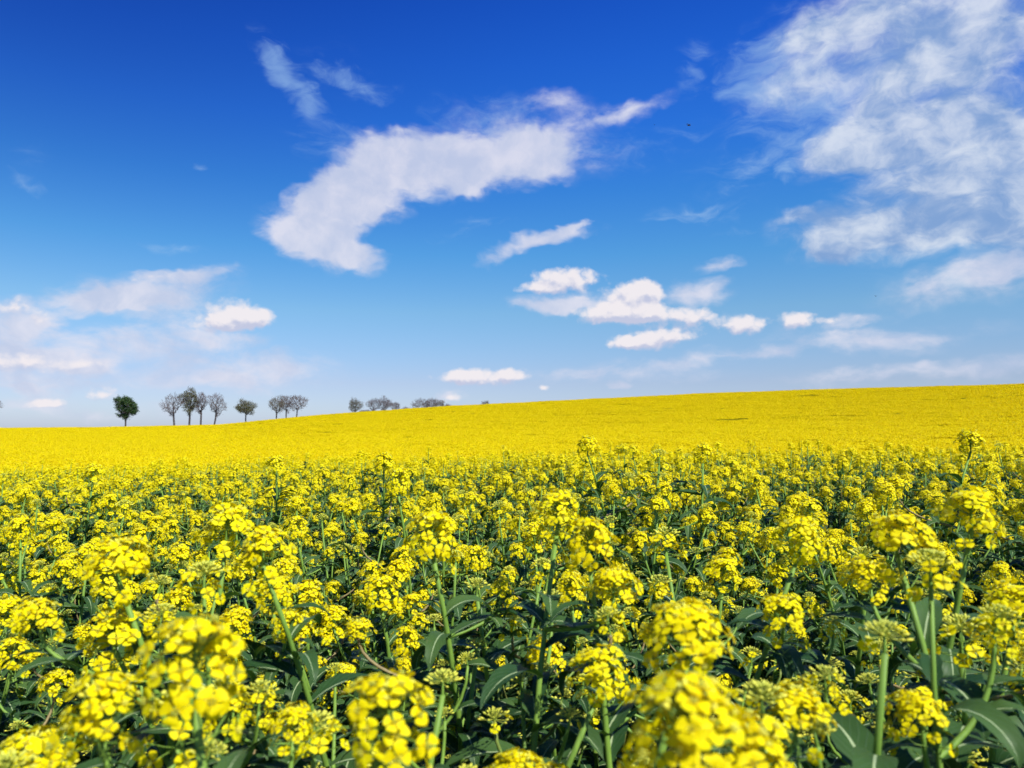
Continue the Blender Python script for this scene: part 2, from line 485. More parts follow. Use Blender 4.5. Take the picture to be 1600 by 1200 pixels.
def place(i, loc, rz, sc, label, group='rapeseed plants in the field', tilt=(0, 0)):
    o = PROTO[i] if not USED[i] else copy_tree(PROTO[i])
    USED[i] = True
    o.location = loc; o.rotation_euler = (tilt[0], tilt[1], rz); o.scale = sc
    o['label'] = label; o['category'] = 'rapeseed plant'; o['group'] = group
    return o

def merged(S, lod):
    mb = MB()
    mb.merge(stem_mb(S, 5), None, {0: 2})
    for br in S['branches']:
        mb.merge(branch_mb(S, br, 4), None, {0: 2})
        fl, bd = HEADS[(lod, br['kind'])][br['i']]
        m = headmat(br['pts'][-1], br['tilt'], br['scale']); mb.merge(fl, m); mb.merge(bd, m, {0: 1})
    fl, bd = HEADS[(lod, S['main'])][S['maini']]
    m = headmat(S['path'][-1], (0, 0, 0), S['mainscale']); mb.merge(fl, m); mb.merge(bd, m, {0: 1})
    mb.merge(leaves_mb(S, 10 if lod == 0 else 5), None, {0: 3})
    return mb
MATS4 = [M_petal, M_bud, M_stalk, M_leaf]

# ------------------------------------------------------------------ terrain
CREST_X = [-400, 0, 170, 350, 480, 540, 700, 900, 1100, 1300, 1600, 2000]
CREST_Y = [669, 668.5, 667, 663, 650, 645, 634, 624, 614, 607, 599, 590]
_az = np.array([azel(x, y)[0] for x, y in zip(CREST_X, CREST_Y)])
_t = np.array([math.tan(azel(x, y)[1]) for x, y in zip(CREST_X, CREST_Y)])
RC = 170.0
# canopy height relative to the eye, before the slope starts
RN = np.array([0, 5, 8, 11, 16, 22, 30]); ZN = np.array([-.20, -.21, -.26, -.40, -.74, -1.02, -1.14])
def canopy(x, y):
    x = np.asarray(x, float); y = np.asarray(y, float)
    r = np.hypot(x, y); az = np.arctan2(x, y)
    ct = np.interp(az, _az, _t)
    bw = np.clip((np.abs(az) - 1.2) / 1.2, 0, 1); ct = ct * (1 - bw) + .02 * bw
    near = np.interp(r, RN, ZN) + np.clip(x, -6, 6) * .030 * np.clip((15 - r) / 8, 0, 1) * np.clip(y, 0, 1)
    s = np.clip((np.log(np.maximum(r, 30)) - math.log(30)) / (math.log(RC) - math.log(30)), 0, 1)
    tt = -.038 + (ct + .038) * s
    far = tt * np.maximum(r, 30)
    z = np.where(r < 30, near, far)
    zc = ct * RC
    b = np.maximum(r - RC, 0)
    beyond = zc + b * 0.012 - 0.0009 * np.minimum(b, 400) ** 2 * .25
    beyond = np.where(b > 400, zc + 4.8 - 36 - (b - 400) * .0, beyond)
    return np.where(r > RC, np.maximum(beyond, -40), z)
def groundz(x, y): return canopy(x, y) + CAMZ - 1.20

rs = np.concatenate([np.linspace(0.3, 12, 30), np.geomspace(13, 160, 46), np.linspace(163, 230, 18), np.geomspace(240, 6000, 22)])
NA = 200
angs = np.linspace(-PI, PI, NA, endpoint=False)
RR, AA = np.meshgrid(rs, angs, indexing='ij')
GX = RR * np.sin(AA); GY = RR * np.cos(AA); GZ = groundz(GX, GY)
verts = np.stack([GX.ravel(), GY.ravel(), GZ.ravel()], 1)
verts = np.vstack([verts, [[0, 0, float(groundz(0, 0))]]])
faces = []
for i in range(len(rs) - 1):
    for k in range(NA):
        k2 = (k + 1) % NA
        faces.append((i * NA + k, (i + 1) * NA + k, (i + 1) * NA + k2, i * NA + k2))
for k in range(NA): faces.append((len(verts) - 1, k, (k + 1) % NA))
g = MB(); g.add(verts, faces, 0)
ground = link('ground', g.mesh('ground', [M_soil]))
ground['kind'] = 'structure'

# ------------------------------------------------------------------ prominent plants near the camera
# px, py of the head, width in px, style, label
HERO = [
 (305, 985, 168, 'F', 'large soft-focus flower dome in front left, pale buds at its crown'),
 (160, 1062, 138, 'F', 'yellow head just left of and below the large dome in front left'),
 (286, 1088, 118, 'M', 'half-open head of green buds with a few flowers under the large front-left dome'),
 (92, 1185, 110, 'B', 'blurred green bud head at the bottom edge near the left corner'),
 (14, 1150, 88, 'B', 'blurred bud head cut off by the left edge near the bottom'),
 (606, 1062, 150, 'F', 'big rounded head at bottom centre-left, beside a round bud cluster'),
 (684, 1118, 62, 'M', 'small head with one wide open flower under the right rim of the centre-left dome'),
 (492, 1108, 92, 'M', 'flat sparse head left of the big centre-left dome, buds in its middle'),
 (692, 1028, 62, 'B', 'round green bud cluster touching the right side of the centre-left dome'),
 (940, 1016, 96, 'F', 'compact yellow head upper left of the nearest blurred mass of flowers'),
 (1074, 950, 132, 'F', 'tall rounded head standing right above the nearest blurred flower mass'),
 (1072, 1086, 215, 'F', 'nearest and most blurred flower head, widest in the picture'),
 (1165, 1140, 175, 'F', 'blurred head joined to the lower right of the nearest flower mass'),
 (850, 1200, 110, 'F', 'yellow head cut by the bottom edge just left of the nearest mass'),
 (935, 1195, 85, 'B', 'pale bud head cut by the bottom edge left of the nearest mass'),
 (1262, 1178, 80, 'B', 'green bud head at the right foot of the nearest blurred mass'),
 (1190, 1060, 110, 'M', 'pale budding head peeping over the right shoulder of the nearest mass'),
 (180, 958, 92, 'F', 'yellow head above left of the large front-left dome'),
 (186, 845, 98, 'F', 'broad head on the left with a lower head hanging before it'),
 (170, 888, 66, 'F', 'small yellow head right under the broad head on the left'),
 (355, 797, 82, 'F', 'bushy head standing behind the pair of stems left of centre'),
 (412, 828, 88, 'F', 'bushy head on the thick bright green stem left of centre'),
 (320, 872, 80, 'M', 'loose orange-yellow head on a leaning branch left of the thick stem'),
 (675, 812, 86, 'F', 'domed head on a long bare olive stem left of the middle'),
 (745, 985, 44, 'B', 'small round bud cluster at the foot of the long bare olive stem'),
 (740, 1084, 42, 'B', 'tiny fan-shaped bud cluster between the two big front domes'),
 (862, 1098, 62, 'M', 'bud fan with one open flower below, left of the nearest mass'),
 (757, 1025, 32, 'B', 'smallest fan-shaped bud cluster in the gap between the front domes'),
 (920, 820, 92, 'F', 'large bright head right of the middle with pale buds on top'),
 (872, 770, 76, 'F', 'bright head behind the upper left of the large middle-right head'),
 (745, 890, 42, 'B', 'bud tuft on the branch leaning right off the long olive stem'),
 (595, 908, 66, 'F', 'orange-yellow head left of the long olive stem, half way down'),
 (480, 915, 64, 'F', 'flat-topped yellow head right of the thick bright green stem'),
 (520, 950, 56, 'F', 'low scattered head under the flat-topped head left of the middle'),
 (835, 935, 28, 'M', 'single open flower low in the leaves left of the middle-right stem'),
 (965, 920, 46, 'M', 'half-open budding head low beside the middle-right stem'),
 (1130, 876, 62, 'F', 'small round head in front of the thin curved stem right of the middle'),
 (1250, 812, 76, 'F', 'yellow head over the slim straight stem with green pale base, right half'),
 (1400, 808, 98, 'F', 'wide flat head in the group of three at the right'),
 (1516, 775, 96, 'F', 'highest and roundest head of the group at the right'),
 (1452, 852, 92, 'M', 'half-open head with large separate flowers in the group at the right'),
 (1350, 862, 64, 'M', 'budding yellow head at the left foot of the group at the right'),
 (1380, 945, 76, 'B', 'bud head with one open flower on the thick pale green stem at right'),
 (1585, 920, 92, 'F', 'yellow head cut off by the right edge below the group'),
 (1500, 972, 92, 'M', 'wide sparse bud head just left of the head at the right edge'),
 (1500, 1148, 62, 'B', 'yellowish bud tuft near the bottom right corner'),
 (1292, 1014, 42, 'B', 'lone bright bud tuft among dark leaves right of the nearest mass'),
 (1040, 830, 56, 'M', 'small head of buds and flowers right of the large middle-right head'),
 (10, 940, 66, 'F', 'yellow head cut off by the left edge half way down the flowers'),
 (22, 1000, 62, 'F', 'low yellow head near the left edge over dark leaves'),
 (918, 690, 46, 'L', 'tall dark-stemmed plant sticking up highest near the middle of the crop line'),
 (1098, 698, 40, 'L', 'tall rounded plant rising over the crop line right of the middle'),
 (1516, 682, 60, 'L', 'tall bushy plant rising over the crop line near the right edge'),
 (1030, 706, 30, 'M', 'thin forked plant rising over the crop line beside the tall dark one'),
 (600, 716, 42, 'L', 'bushy plant rising over the crop line left of the middle'),
 (432, 716, 36, 'F', 'plant rising a little over the crop line above the leaning heads'),
 (146, 728, 34, 'F', 'plant rising a little over the crop line near the left side'),
 (1180, 742, 34, 'F', 'slender plant just under the crop line right of the tall rounded one'),
]
LAB = {'F': 'rapeseed plant in bloom: ', 'L': 'rapeseed plant in bloom: ', 'M': 'half-open rapeseed plant: ', 'B': 'rapeseed plant in bud: '}
IDX = {'F': [0, 1, 2, 3], 'L': [4, 5], 'M': [6, 7, 8], 'B': [9, 10]}
HW = {'F': .070, 'L': .072, 'M': .060, 'B': .047}
hero_xy = []; nplaced = 0
for n, (px, py, w, st, lab) in enumerate(HERO):
    i = IDX[st][n % len(IDX[st])]
    d = HW[st] * SPECS[i]['mainscale'] * 1.2 * FPX / w
    if py < 760: d = {'L': 2.6, 'F': 2.9, 'M': 2.4}[st] * (1 if px != 1516 else .85)
    P = at(px, py, d)
    gz = float(groundz(P.x, P.y))
    sz = (P.z + .005 - gz) / H0
    place(i, (P.x, P.y, gz), R.uniform(0, 6.28), (1.2, 1.2, sz * 1.0) if py > 760 else (1.25, 1.25, sz), lab)
    hero_xy.append((P.x, P.y, d, px)); nplaced += 1

# ------------------------------------------------------------------ the crop: positions of every other plant
rng = np.random.default_rng(5)
def lattice(step, x0, x1, y0, y1, jit=.48):
    xs = np.arange(x0, x1, step); ys = np.arange(y0, y1, step)
    X, Y = np.meshgrid(xs, ys); X = X.ravel() + rng.uniform(-jit, jit, X.size) * step; Y = Y.ravel() + rng.uniform(-jit, jit, Y.size) * step
    return X, Y
X, Y = lattice(.164, -22, 22, -.6, 26)
rr = np.hypot(X, Y); az = np.abs(np.arctan2(X, Y))
keep = (rr > .42) & (rr < 17) & ((az < rad(44)) | (rr < 2.2))
keep &= ~((rr < .55) & (az > rad(45)))
X, Y, rr, az = X[keep], Y[keep], rr[keep], az[keep]
hx = np.array([h[0] for h in hero_xy]); hy = np.array([h[1] for h in hero_xy])
dm = np.min(np.hypot(X[:, None] - hx, Y[:, None] - hy), axis=1)
k = dm > .055
X, Y, rr, az = X[k], Y[k], rr[k], az[k]
order = np.argsort(rr); X, Y, rr, az = X[order], Y[order], rr[order], az[order]
pts = []; idxs = []; rots = []; scls = []
def top_height(x, y, r):
    nz = .5 * math.sin(x * 2.1 + 1) + .5 * math.sin(y * 1.7 + x * .9)
    if r < 1.0: return rng.uniform(.78, .96)
    h = 1.150 + .035 * nz + rng.normal(0, .060)
    if r < 1.7: h -= .06 * (1.7 - r) / .7 + .02
    return min(h, 1.33)
PHR = ['among the nearest leaves', 'in the first rows behind the front heads', 'half way to the crop line', 'close under the crop line']
for x, y, r, a in zip(X, Y, rr, az):
    h = top_height(x, y, r); gz = float(groundz(x, y)); sz = h / H0
    rz = rng.uniform(0, 6.28)
    p = rng.random()
    if r < 1.0: i = int(rng.choice([6, 9, 10, 9, 10, 9]))
    else: i = int(rng.choice([0, 1, 2, 3, 4, 5, 6, 7, 8, 9, 10], p=[.14, .14, .14, .14, .10, .10, .06, .06, .04, .04, .04]))
    if 1.0 <= r < 2.0 and x > .12 and rng.random() < .62: i = int(rng.choice([9, 10, 9, 10, 6])); h = min(h, rng.uniform(.92, 1.06)); sz = h / H0
    if r < 6 and h < 1.06 and r > 1: i = int(rng.choice([6, 8, 9, 10]))
    if nplaced < 300 and a < rad(37):
        band = 0 if r < 1.0 else 1 if r < 1.8 else 2 if r < 2.8 else 3
        side = 'left part' if math.degrees(math.atan2(x, y)) < -12 else 'right part' if math.degrees(math.atan2(x, y)) > 12 else 'middle part'
        kd = {'full': 'blooming rapeseed plant ', 'late': 'bushy blooming rapeseed plant ', 'mixed': 'half-open rapeseed plant ', 'bud': 'rapeseed plant still in bud '}[STYLES[i]]
        place(i, (x, y, gz), rz, (1, 1, sz), kd + PHR[band] + ', ' + side, 'rapeseed plants in the field', (rng.normal(0, .06), rng.normal(0, .06)))
        nplaced += 1
    else:
        lod0 = r < 5
        pts.append((x, y, gz)); idxs.append(i + (0 if lod0 else 11)); rots.append((rng.normal(0, .04), rng.normal(0, .04), rz)); scls.append((1.0, 1.0, sz) if r < 9 else (1.1, 1.1, sz))
print('plants', nplaced, 'instanced near', len(pts))

# far patches of crop: many heads at once
def patch(seed, size, dens):
    r = random.Random(seed); mb = MB()
    n = int(size * size * dens)
    q = int(math.sqrt(n))
    for a in range(q):
        for b in range(q):
            x = (a + r.random()) / q * size - size / 2; y = (b + r.random()) / q * size - size / 2
            z = H0 - .07 + r.gauss(0, .016); rad_ = r.uniform(.035, .055)
            if r.random() < .03: z -= .2
            V = []; F = []; P = []
            for f in range(r.randint(15, 20)):
                g = r.uniform(0, 6.28); el = r.uniform(-.1, 1.4); low = f % 3 == 2; d = Vector((math.cos(g) * math.cos(el), math.sin(g) * math.cos(el), math.sin(el)))
                c = Vector((x, y, z)) + (d * rad_ * r.uniform(.6, 1) if not low else Vector((r.uniform(-.07, .07), r.uniform(-.07, .07), r.uniform(-.09, -.02))))
                A = frame(d + Vector((0, 0, .5)), r.uniform(0, 6.28)); s = r.uniform(.018, .028); o = len(V)
                for (u, v) in ((-1, -1), (1, -.8), (.9, 1), (-1, .9)):
                    w = A @ np.array((u * s, v * s, r.uniform(-.3, .3) * s)); V.append((c.x + w[0], c.y + w[1], c.z + w[2])); P.append((0, .9, r.random()))
                F.append((o, o + 1, o + 2, o + 3))
            mb.add(V, F, 0, P)
            V = []; F = []; P = []
            for f in range(2):                                   # leaves under the head
                g = r.uniform(0, 6.28); L = r.uniform(.05, .11); zb = z - r.uniform(.12, .40); o = len(V)
                ca, sa = math.cos(g), math.sin(g); w = L * .3
                bx, by = x + r.uniform(-.05, .05), y + r.uniform(-.05, .05)
                V += [(bx, by, zb), (bx + ca * L * .5 - sa * w, by + sa * L * .5 + ca * w, zb + .03), (bx + ca * L, by + sa * L, zb - .01), (bx + ca * L * .5 + sa * w, by + sa * L * .5 - ca * w, zb + .03)]
                P += [(.6, .3, r.random())] * 4; F.append((o, o + 1, o + 2, o + 3))
            mb.add(V, F, 3, P)
            mb.tube([(x, y, z - .4), (x, y, z)], [.004, .003], 3, 2, 0, cap=False)
    return mb
SRC = bpy.data.collections.new('crop_sources')
def src(k, mb):
    o = bpy.data.objects.new('src_%03d' % k, mb.mesh('crop', MATS4, smooth=(k < 22))); SRC.objects.link(o)
for k, S in enumerate(SPECS): src(k, merged(S, 0))
for k, S in enumerate(SPECS): src(11 + k, merged(S, 1))
for k in range(6): src(22 + k, patch(70 + k, 1.0, 110))          # 1 m patches
for k in range(5): src(28 + k, patch(90 + k, 2.0, 80))          # 2 m patches

TRAM = [(36, .9, .8), (38, .9, .7), (50, 1.2, .6), (52.2, 1.1, .5), (66, 1.4, .6), (86, 2.6, .6), (112, 3.2, .55), (140, 3.6, .5)]
def patches(step, r0, r1, base, nk):
    A = rad(40)
    X, Y = lattice(step, -r1 * math.sin(A) - 2, r1 * math.sin(A) + 2, 0, r1, .18)
    rr = np.hypot(X, Y); az = np.abs(np.arctan2(X, Y))
    k = (rr > r0) & (rr < r1) & (az < A)
    X, Y, rr = X[k], Y[k], rr[k]; Z = groundz(X, Y)
    for x, y, z, r in zip(X, Y, Z, rr):
        yy = y + .04 * x + 1.2 * math.sin(x * .05)
        drop = 0.0
        for (t, w, p) in TRAM:
            if abs(yy - t) < w * .5 and rng.random() < p * (.55 + .45 * math.sin(x * .11 + t)): drop = rng.uniform(.20, .42) if step < 1 else rng.uniform(.12, .26)
        if rng.random() < .012: drop = rng.uniform(.06, .18)
        h = 1.17 + rng.normal(0, .010) + .035 * math.sin(x * .6 + y * .35) * math.sin(y * .23) - drop
        pts.append((x, y, z)); idxs.append(base + int(rng.integers(nk))); rots.append((0, 0, rng.uniform(0, 6.28))); scls.append((1.05, 1.05, h / H0))
patches(.86, 16.4, 80, 22, 6)
patches(1.5, 79, 182, 28, 5)
print('instances', len(pts))

me = bpy.data.meshes.new('rapeseed_field'); me.from_pydata(pts, [], [])
a = me.attributes.new('idx', 'INT', 'POINT'); a.data.foreach_set('value', np.array(idxs, dtype=np.int32))
a = me.attributes.new('rot', 'FLOAT_VECTOR', 'POINT'); a.data.foreach_set('vector', np.array(rots, dtype=np.float32).ravel())
a = me.attributes.new('scl', 'FLOAT_VECTOR', 'POINT'); a.data.foreach_set('vector', np.array(scls, dtype=np.float32).ravel())
for m in MATS4: me.materials.append(m)
field = link('rapeseed_field', me); field['kind'] = 'stuff'
field['label'] = 'yellow rapeseed crop covering the slope up to the skyline'; field['category'] = 'rapeseed crop'
ng = bpy.data.node_groups.new('scatter', 'GeometryNodeTree')
ng.interface.new_socket('Geometry', in_out='INPUT', socket_type='NodeSocketGeometry')
ng.interface.new_socket('Geometry', in_out='OUTPUT', socket_type='NodeSocketGeometry')
N = ng.nodes; Lk = ng.links
gi = N.new('NodeGroupInput'); go = N.new('NodeGroupOutput'); iop = N.new('GeometryNodeInstanceOnPoints')
ci = N.new('GeometryNodeCollectionInfo'); ci.inputs[0].default_value = SRC; ci.inputs['Separate Children'].default_value = True
def attr(nm, ty):
    n = N.new('GeometryNodeInputNamedAttribute'); n.data_type = ty; n.inputs['Name'].default_value = nm
    return [o for o in n.outputs if o.name == 'Attribute' and o.enabled][0]
Lk.new(gi.outputs[0], iop.inputs['Points']); Lk.new(ci.outputs[0], iop.inputs['Instance'])
iop.inputs['Pick Instance'].default_value = True
Lk.new(attr('idx', 'INT'), iop.inputs['Instance Index'])
Lk.new(attr('rot', 'FLOAT_VECTOR'), iop.inputs['Rotation'])
Lk.new(attr('scl', 'FLOAT_VECTOR'), iop.inputs['Scale'])
Lk.new(iop.outputs[0], go.inputs[0])
md = field.modifiers.new('scatter', 'NODES'); md.node_group = ng

# ------------------------------------------------------------------ trees on the skyline
def make_tree(seed, height, width, trunk_frac, dens, leafmat, leafn, lean=0.0, fan=1.0, leafsize=.16):
    """an oval crown grown from the trunk outwards: every new twig end joins the nearest wood nearer the trunk"""
    r = random.Random(seed); tk = MB(); cr = MB()
    th = height * trunk_frac; cz = th * .75 + (height - th * .75) * .50; hz = (height - th * .75) * .5; hx = width * .5
    cx = lean * height * .35
    nodes = []; par = []
    nt_ = 5
    for k in range(nt_):
        z = -1.0 + (th + 1.0) * k / (nt_ - 1)
        nodes.append(Vector((lean * max(z, 0) * .55 + (0 if k in (0, nt_ - 1) else r.uniform(-.06, .06)), r.uniform(-.05, .05), z))); par.append(k - 1)
    ldr = nt_ - 1                                       # a leader goes on up into the crown
    for k in range(1, 5):
        nodes.append(Vector((nodes[ldr].x + (cx - nodes[ldr].x) * k / 5 + r.uniform(-.2, .2), r.uniform(-.2, .2), th + (height * .86 - th) * k / 5))); par.append(len(nodes) - 2)
    lobes = [Vector((r.gauss(0, 1), r.gauss(0, 1), r.gauss(0, .8))).normalized() for _ in range(9)]
    targets = []
    n = int(150 * dens)
    while len(targets) < n:
        p = Vector((r.uniform(-1, 1), r.uniform(-1, 1), r.uniform(-1, 1)))
        l = p.length
        if l > 1 or l < .05: continue
        lim = .62 + .38 * max(0, max(p.normalized().dot(q) for q in lobes)) ** 8 + r.uniform(-.10, .08)
        if l > lim: continue
        taper = 1.05 - .50 * max(0, -p.z) ** 1.2
        if r.random() > .35 + .65 * l: continue
        targets.append(Vector((cx + p.x * hx * taper * 1.08, p.y * hx * taper, cz + p.z * hz)))
    base = nodes[ldr]
    targets.sort(key=lambda q: (q - base).length)
    A = np.array([v[:] for v in nodes] + [[0, 0, 0]] * (len(targets) * 2 + 5)); cnt = len(nodes); D0 = [(v - base).length for v in nodes]
    for q in targets:
        d = A[2:cnt] - np.array(q[:]); dz = d[:, 2]
        dist = np.sqrt((d ** 2).sum(1)) + np.maximum(dz, 0) * 1.2
        j = int(np.argmin(dist)) + 2
        v = q - nodes[j]
        mid = nodes[j] + v * .5 + Vector((r.uniform(-.1, .1), r.uniform(-.1, .1), -.06)) * v.length
        nodes.append(mid); par.append(j); A[cnt] = mid[:]; cnt += 1
        nodes.append(q); par.append(cnt - 1); A[cnt] = q[:]; cnt += 1
    N_ = len(nodes); w = [0.0] * N_; kids = [0] * N_
    for i in range(N_ - 1, -1, -1):
        if w[i] == 0: w[i] = 1.0
        if par[i] >= 0: w[par[i]] += w[i]
    rt = height * .021; kx = .44; mx_ = w[0] ** kx
    rr_ = [max(.010, rt * (x ** kx) / mx_) for x in w]
    for i in range(1, N_):
        j = par[i]; big = rr_[i] > rt * .28
        r0_ = min(rr_[j], rr_[i] * 1.25)
        (tk if big else cr).tube([nodes[j], nodes[i]], [r0_ * (1.25 if i == 1 else 1), rr_[i]], 7 if big else 3, 0, 0, cap=False)
    tips = [i for i in range(nt_, N_) if rr_[i] <= max(.0131, rt * .14)]
    for i in tips[::1]:
        for e in range(2):
            d = (nodes[i] - Vector((cx, 0, cz * .8))).normalized() + Vector((r.gauss(0, .5), r.gauss(0, .5), r.gauss(.1, .4)))
            cr.tube([nodes[i], nodes[i] + d.normalized() * r.uniform(.25, .55)], [.013, .007], 3, 0, 0, cap=False)
    V = []; F = []; P = []
    for k in range(leafn):
        q = nodes[r.choice(tips)]
        tt_ = (q.x + r.gauss(0, .24), q.y + r.gauss(0, .24), q.z + r.gauss(0, .22))
        A2 = frame((r.uniform(-1, 1), r.uniform(-1, 1), r.uniform(-.2, 1)), r.uniform(0, 6)); s_ = leafsize * r.uniform(.6, 1.3); o = len(V)
        for (u, v) in ((-.5, 0), (0, .35), (.55, 0), (0, -.35)):
            w_ = A2 @ np.array((u * s_, v * s_, 0)); V.append((tt_[0] + w_[0], tt_[1] + w_[1], tt_[2] + w_[2]))
        P += [(0, 0, r.random())] * 4; F.append((o, o + 1, o + 2, o + 3))
    if V: cr.add(V, F, 1, P)
    return tk, cr
# px, base_y, height_px, width_px, distance, trunk frac, dens, leafmat, leaf count, lean, name, label, group
G1 = 'row of trees on the skyline'
TREES = [
 (196, 666, 50, 38, 172, .34, 3, M_green, 9000, 0, 'leafy_tree', 'dark green leafy round tree standing alone, leftmost whole tree on the skyline', .22),
 (273, 664, 57, 40, 173, .34, 3, M_redbud, 900, -.16, 'bare_tree', 'bare brownish tree with curved trunk, first of the group of four', .12),
 (296, 664, 60, 32, 174, .34, 3, M_olive, 4200, 0, 'budding_tree', 'tallest tree of the group of four, crown hazed with olive young leaves', .18),
 (314, 664, 55, 22, 175, .32, 3, M_redbud, 700, 0, 'bare_tree', 'narrow bare tree, third of the group of four', .12),
 (334, 663, 50, 32, 174, .36, 3, M_redbud, 900, .22, 'bare_tree', 'bare fan-shaped tree leaning right, last of the group of four', .12),
 (384, 658, 36, 30, 173, .30, 3, M_olive, 3200, 0, 'small_tree', 'small dark round tree standing alone between the two groups', .18),
 (432, 654, 38, 32, 174, .22, 3, M_olive, 1200, 0, 'bare_tree', 'bare grey-green tree, left one of the close group of three', .14),
 (447, 652, 36, 22, 176, .26, 3, M_redbud, 800, 0, 'bare_tree', 'bare reddish tree in the middle of the close group of three', .12),
 (463, 650, 35, 32, 177, .28, 3, M_redbud, 800, .1, 'bare_tree', 'bare reddish spreading tree, right one of the close group of three', .12),
 (555, 656, 36, 26, 205, .25, 3, M_olive, 1800, 0, 'hedgerow_tree', 'grey-green tree half sunk behind the crest, alone right of the close group of three', .16),
 (583, 652, 33, 22, 208, .25, 3, M_redbud, 700, 0, 'hedgerow_tree', 'bare tree half sunk behind the crest, left one of the middle clump', .12),
 (599, 652, 34, 26, 208, .25, 3, M_redbud, 1300, 0, 'hedgerow_tree', 'densest bare tree half sunk behind the crest, centre of the middle clump', .14),
 (618, 651, 26, 18, 210, .25, 3, M_redbud, 400, 0, 'hedgerow_tree', 'thin low tree half sunk behind the crest, right end of the middle clump', .12),
 (655, 650, 33, 32, 212, .22, 3, M_redbud, 900, 0, 'hedgerow_tree', 'broad bare tree half sunk behind the crest, left one of the last clump', .14),
 (674, 648, 30, 26, 213, .22, 3, M_redbud, 1200, 0, 'hedgerow_tree', 'brown low tree half sunk behind the crest, right one of the last clump', .14),
 (686, 645, 22, 18, 213, .22, 3, M_olive, 700, 0, 'hedgerow_tree', 'lowest tree at the right end of the last clump, only its top showing', .14),
 (-13, 664, 54, 30, 172, .3, 3, M_redbud, 900, 0, 'bare_tree', 'tree at the left edge of the photo, only its twig tips in frame', .12),
 (573, 655, 16, 22, 200, .1, 3, M_olive, 1500, 0, 'low_bush', 'low brown bush on the crest at the foot of the lone half-sunk tree', .16),
 (632, 650, 14, 20, 206, .1, 3, M_redbud, 900, 0, 'low_bush', 'thin low bush on the crest between the middle clump and the last clump', .14),
 (699, 646, 14, 22, 208, .1, 3, M_redbud, 1200, 0, 'low_bush', 'flat low bush on the crest closing the last clump on its right', .14),
 (760, 640, 14, 16, 214, .1, 3, M_olive, 900, 0, 'low_bush', 'tiny bush top showing over the crest, right of all the trees', .16),
]
for n, (px, by, hp, wp, dist, tf, dens, lm, ln, lean, nm, lab, ls) in enumerate(TREES):
    P = at(px, by, dist); gz = float(groundz(P.x, P.y))
    h = hp / FPX * dist + (P.z - gz if dist < 190 else P.z - gz); w = wp / FPX * dist
    tk, cr = make_tree(900 + n, h, w, max(tf, 0.1) if dist > 190 else (tf * hp / FPX * dist + P.z - gz) / h, dens, lm, ln, lean, 1.0, ls)
    root = bpy.data.objects.new(nm, None); COL.objects.link(root); root.location = (P.x, P.y, gz)
    root['label'] = lab; root['category'] = 'bush' if nm == 'low_bush' else 'tree'; root['group'] = G1
    link('trunk', tk.mesh('trunk', [M_bark]), root); link('crown', cr.mesh('crown', [M_twig, lm]), root)

# ------------------------------------------------------------------ birds, tiny in the sky
def bird_mesh(flap):
    mb = MB()
    body = [(-.16, .0, 0, .004), (-.12, 0, 0, .020), (-.04, 0, 0, .038), (.05, 0, .002, .040), (.11, 0, .012, .026), (.145, 0, .018, .024), (.17, 0, .016, .012), (.19, 0, .012, .002)]
    mb.tube([(b[0], b[1], b[2]) for b in body], [b[3] for b in body], 8, 0)
    wg = MB()
    for s in (-1, 1):
        V = []; rows = [(0.02, .07, -.06, 0), (.12, .085, -.055, .6), (.22, .06, -.05, 1.0), (.33, -.01, -.075, .85), (.40, -.07, -.09, .55)]
        for (y, xf, xb, zz) in rows:
            z = zz * flap * .12
            V += [(xf, s * y, z + .004), ((xf + xb) / 2, s * y, z + .010), (xb, s * y, z), ((xf + xb) / 2, s * y, z - .002)]
        F = []
        for i in range(len(rows) - 1):
            for c in range(4):
                c2 = (c + 1) % 4; F.append((i * 4 + c, i * 4 + c2, (i + 1) * 4 + c2, (i + 1) * 4 + c))
        F.append((16, 17, 18, 19)); mb.add(V, F, 0)
    V = [(-.13, -.014, 0), (-.13, .014, 0), (-.24, .04, .002), (-.24, -.04, .002), (-.13, -.014, .006), (-.13, .014, .006), (-.24, .04, .005), (-.24, -.04, .005)]
    mb.add(V, [(0, 1, 2, 3), (7, 6, 5, 4), (0, 3, 7, 4), (1, 5, 6, 2), (2, 6, 7, 3), (0, 4, 5, 1)], 0)
    return mb.mesh('bird', [M_bird])
for (px, py, d, rz, fl, lab) in ((1076, 196, 60, .25, .9, 'dark bird flying high between the long cloud and the right cloud bank'),
                                (1022, 195, 150, -.3, .5, 'tiny speck of a bird just left of the larger bird'),
                                (1368, 463, 120, .8, 1.2, 'tiny speck of a bird low in the sky above the right-hand row of small clouds')):
    o = link('bird', bird_mesh(fl), None, at(px, py, d), (rad(25), 0, rz)); o['label'] = lab; o['category'] = 'bird'; o['group'] = 'birds in the sky'

# ------------------------------------------------------------------ sun
SUN_EL = rad(50); SUN_AZ = rad(140)          # azimuth from the view direction (+Y), clockwise: behind and to the right
sd = Vector((math.sin(SUN_AZ) * math.cos(SUN_EL), math.cos(SUN_AZ) * math.cos(SUN_EL), math.sin(SUN_EL)))
sl = bpy.data.lights.new('sun', 'SUN'); sl.energy = 5.0; sl.angle = rad(.5); sl.color = (1.0, .975, .93)
so = bpy.data.objects.new('sun', sl); COL.objects.link(so); so.rotation_euler = sd.to_track_quat('Z', 'Y').to_euler()

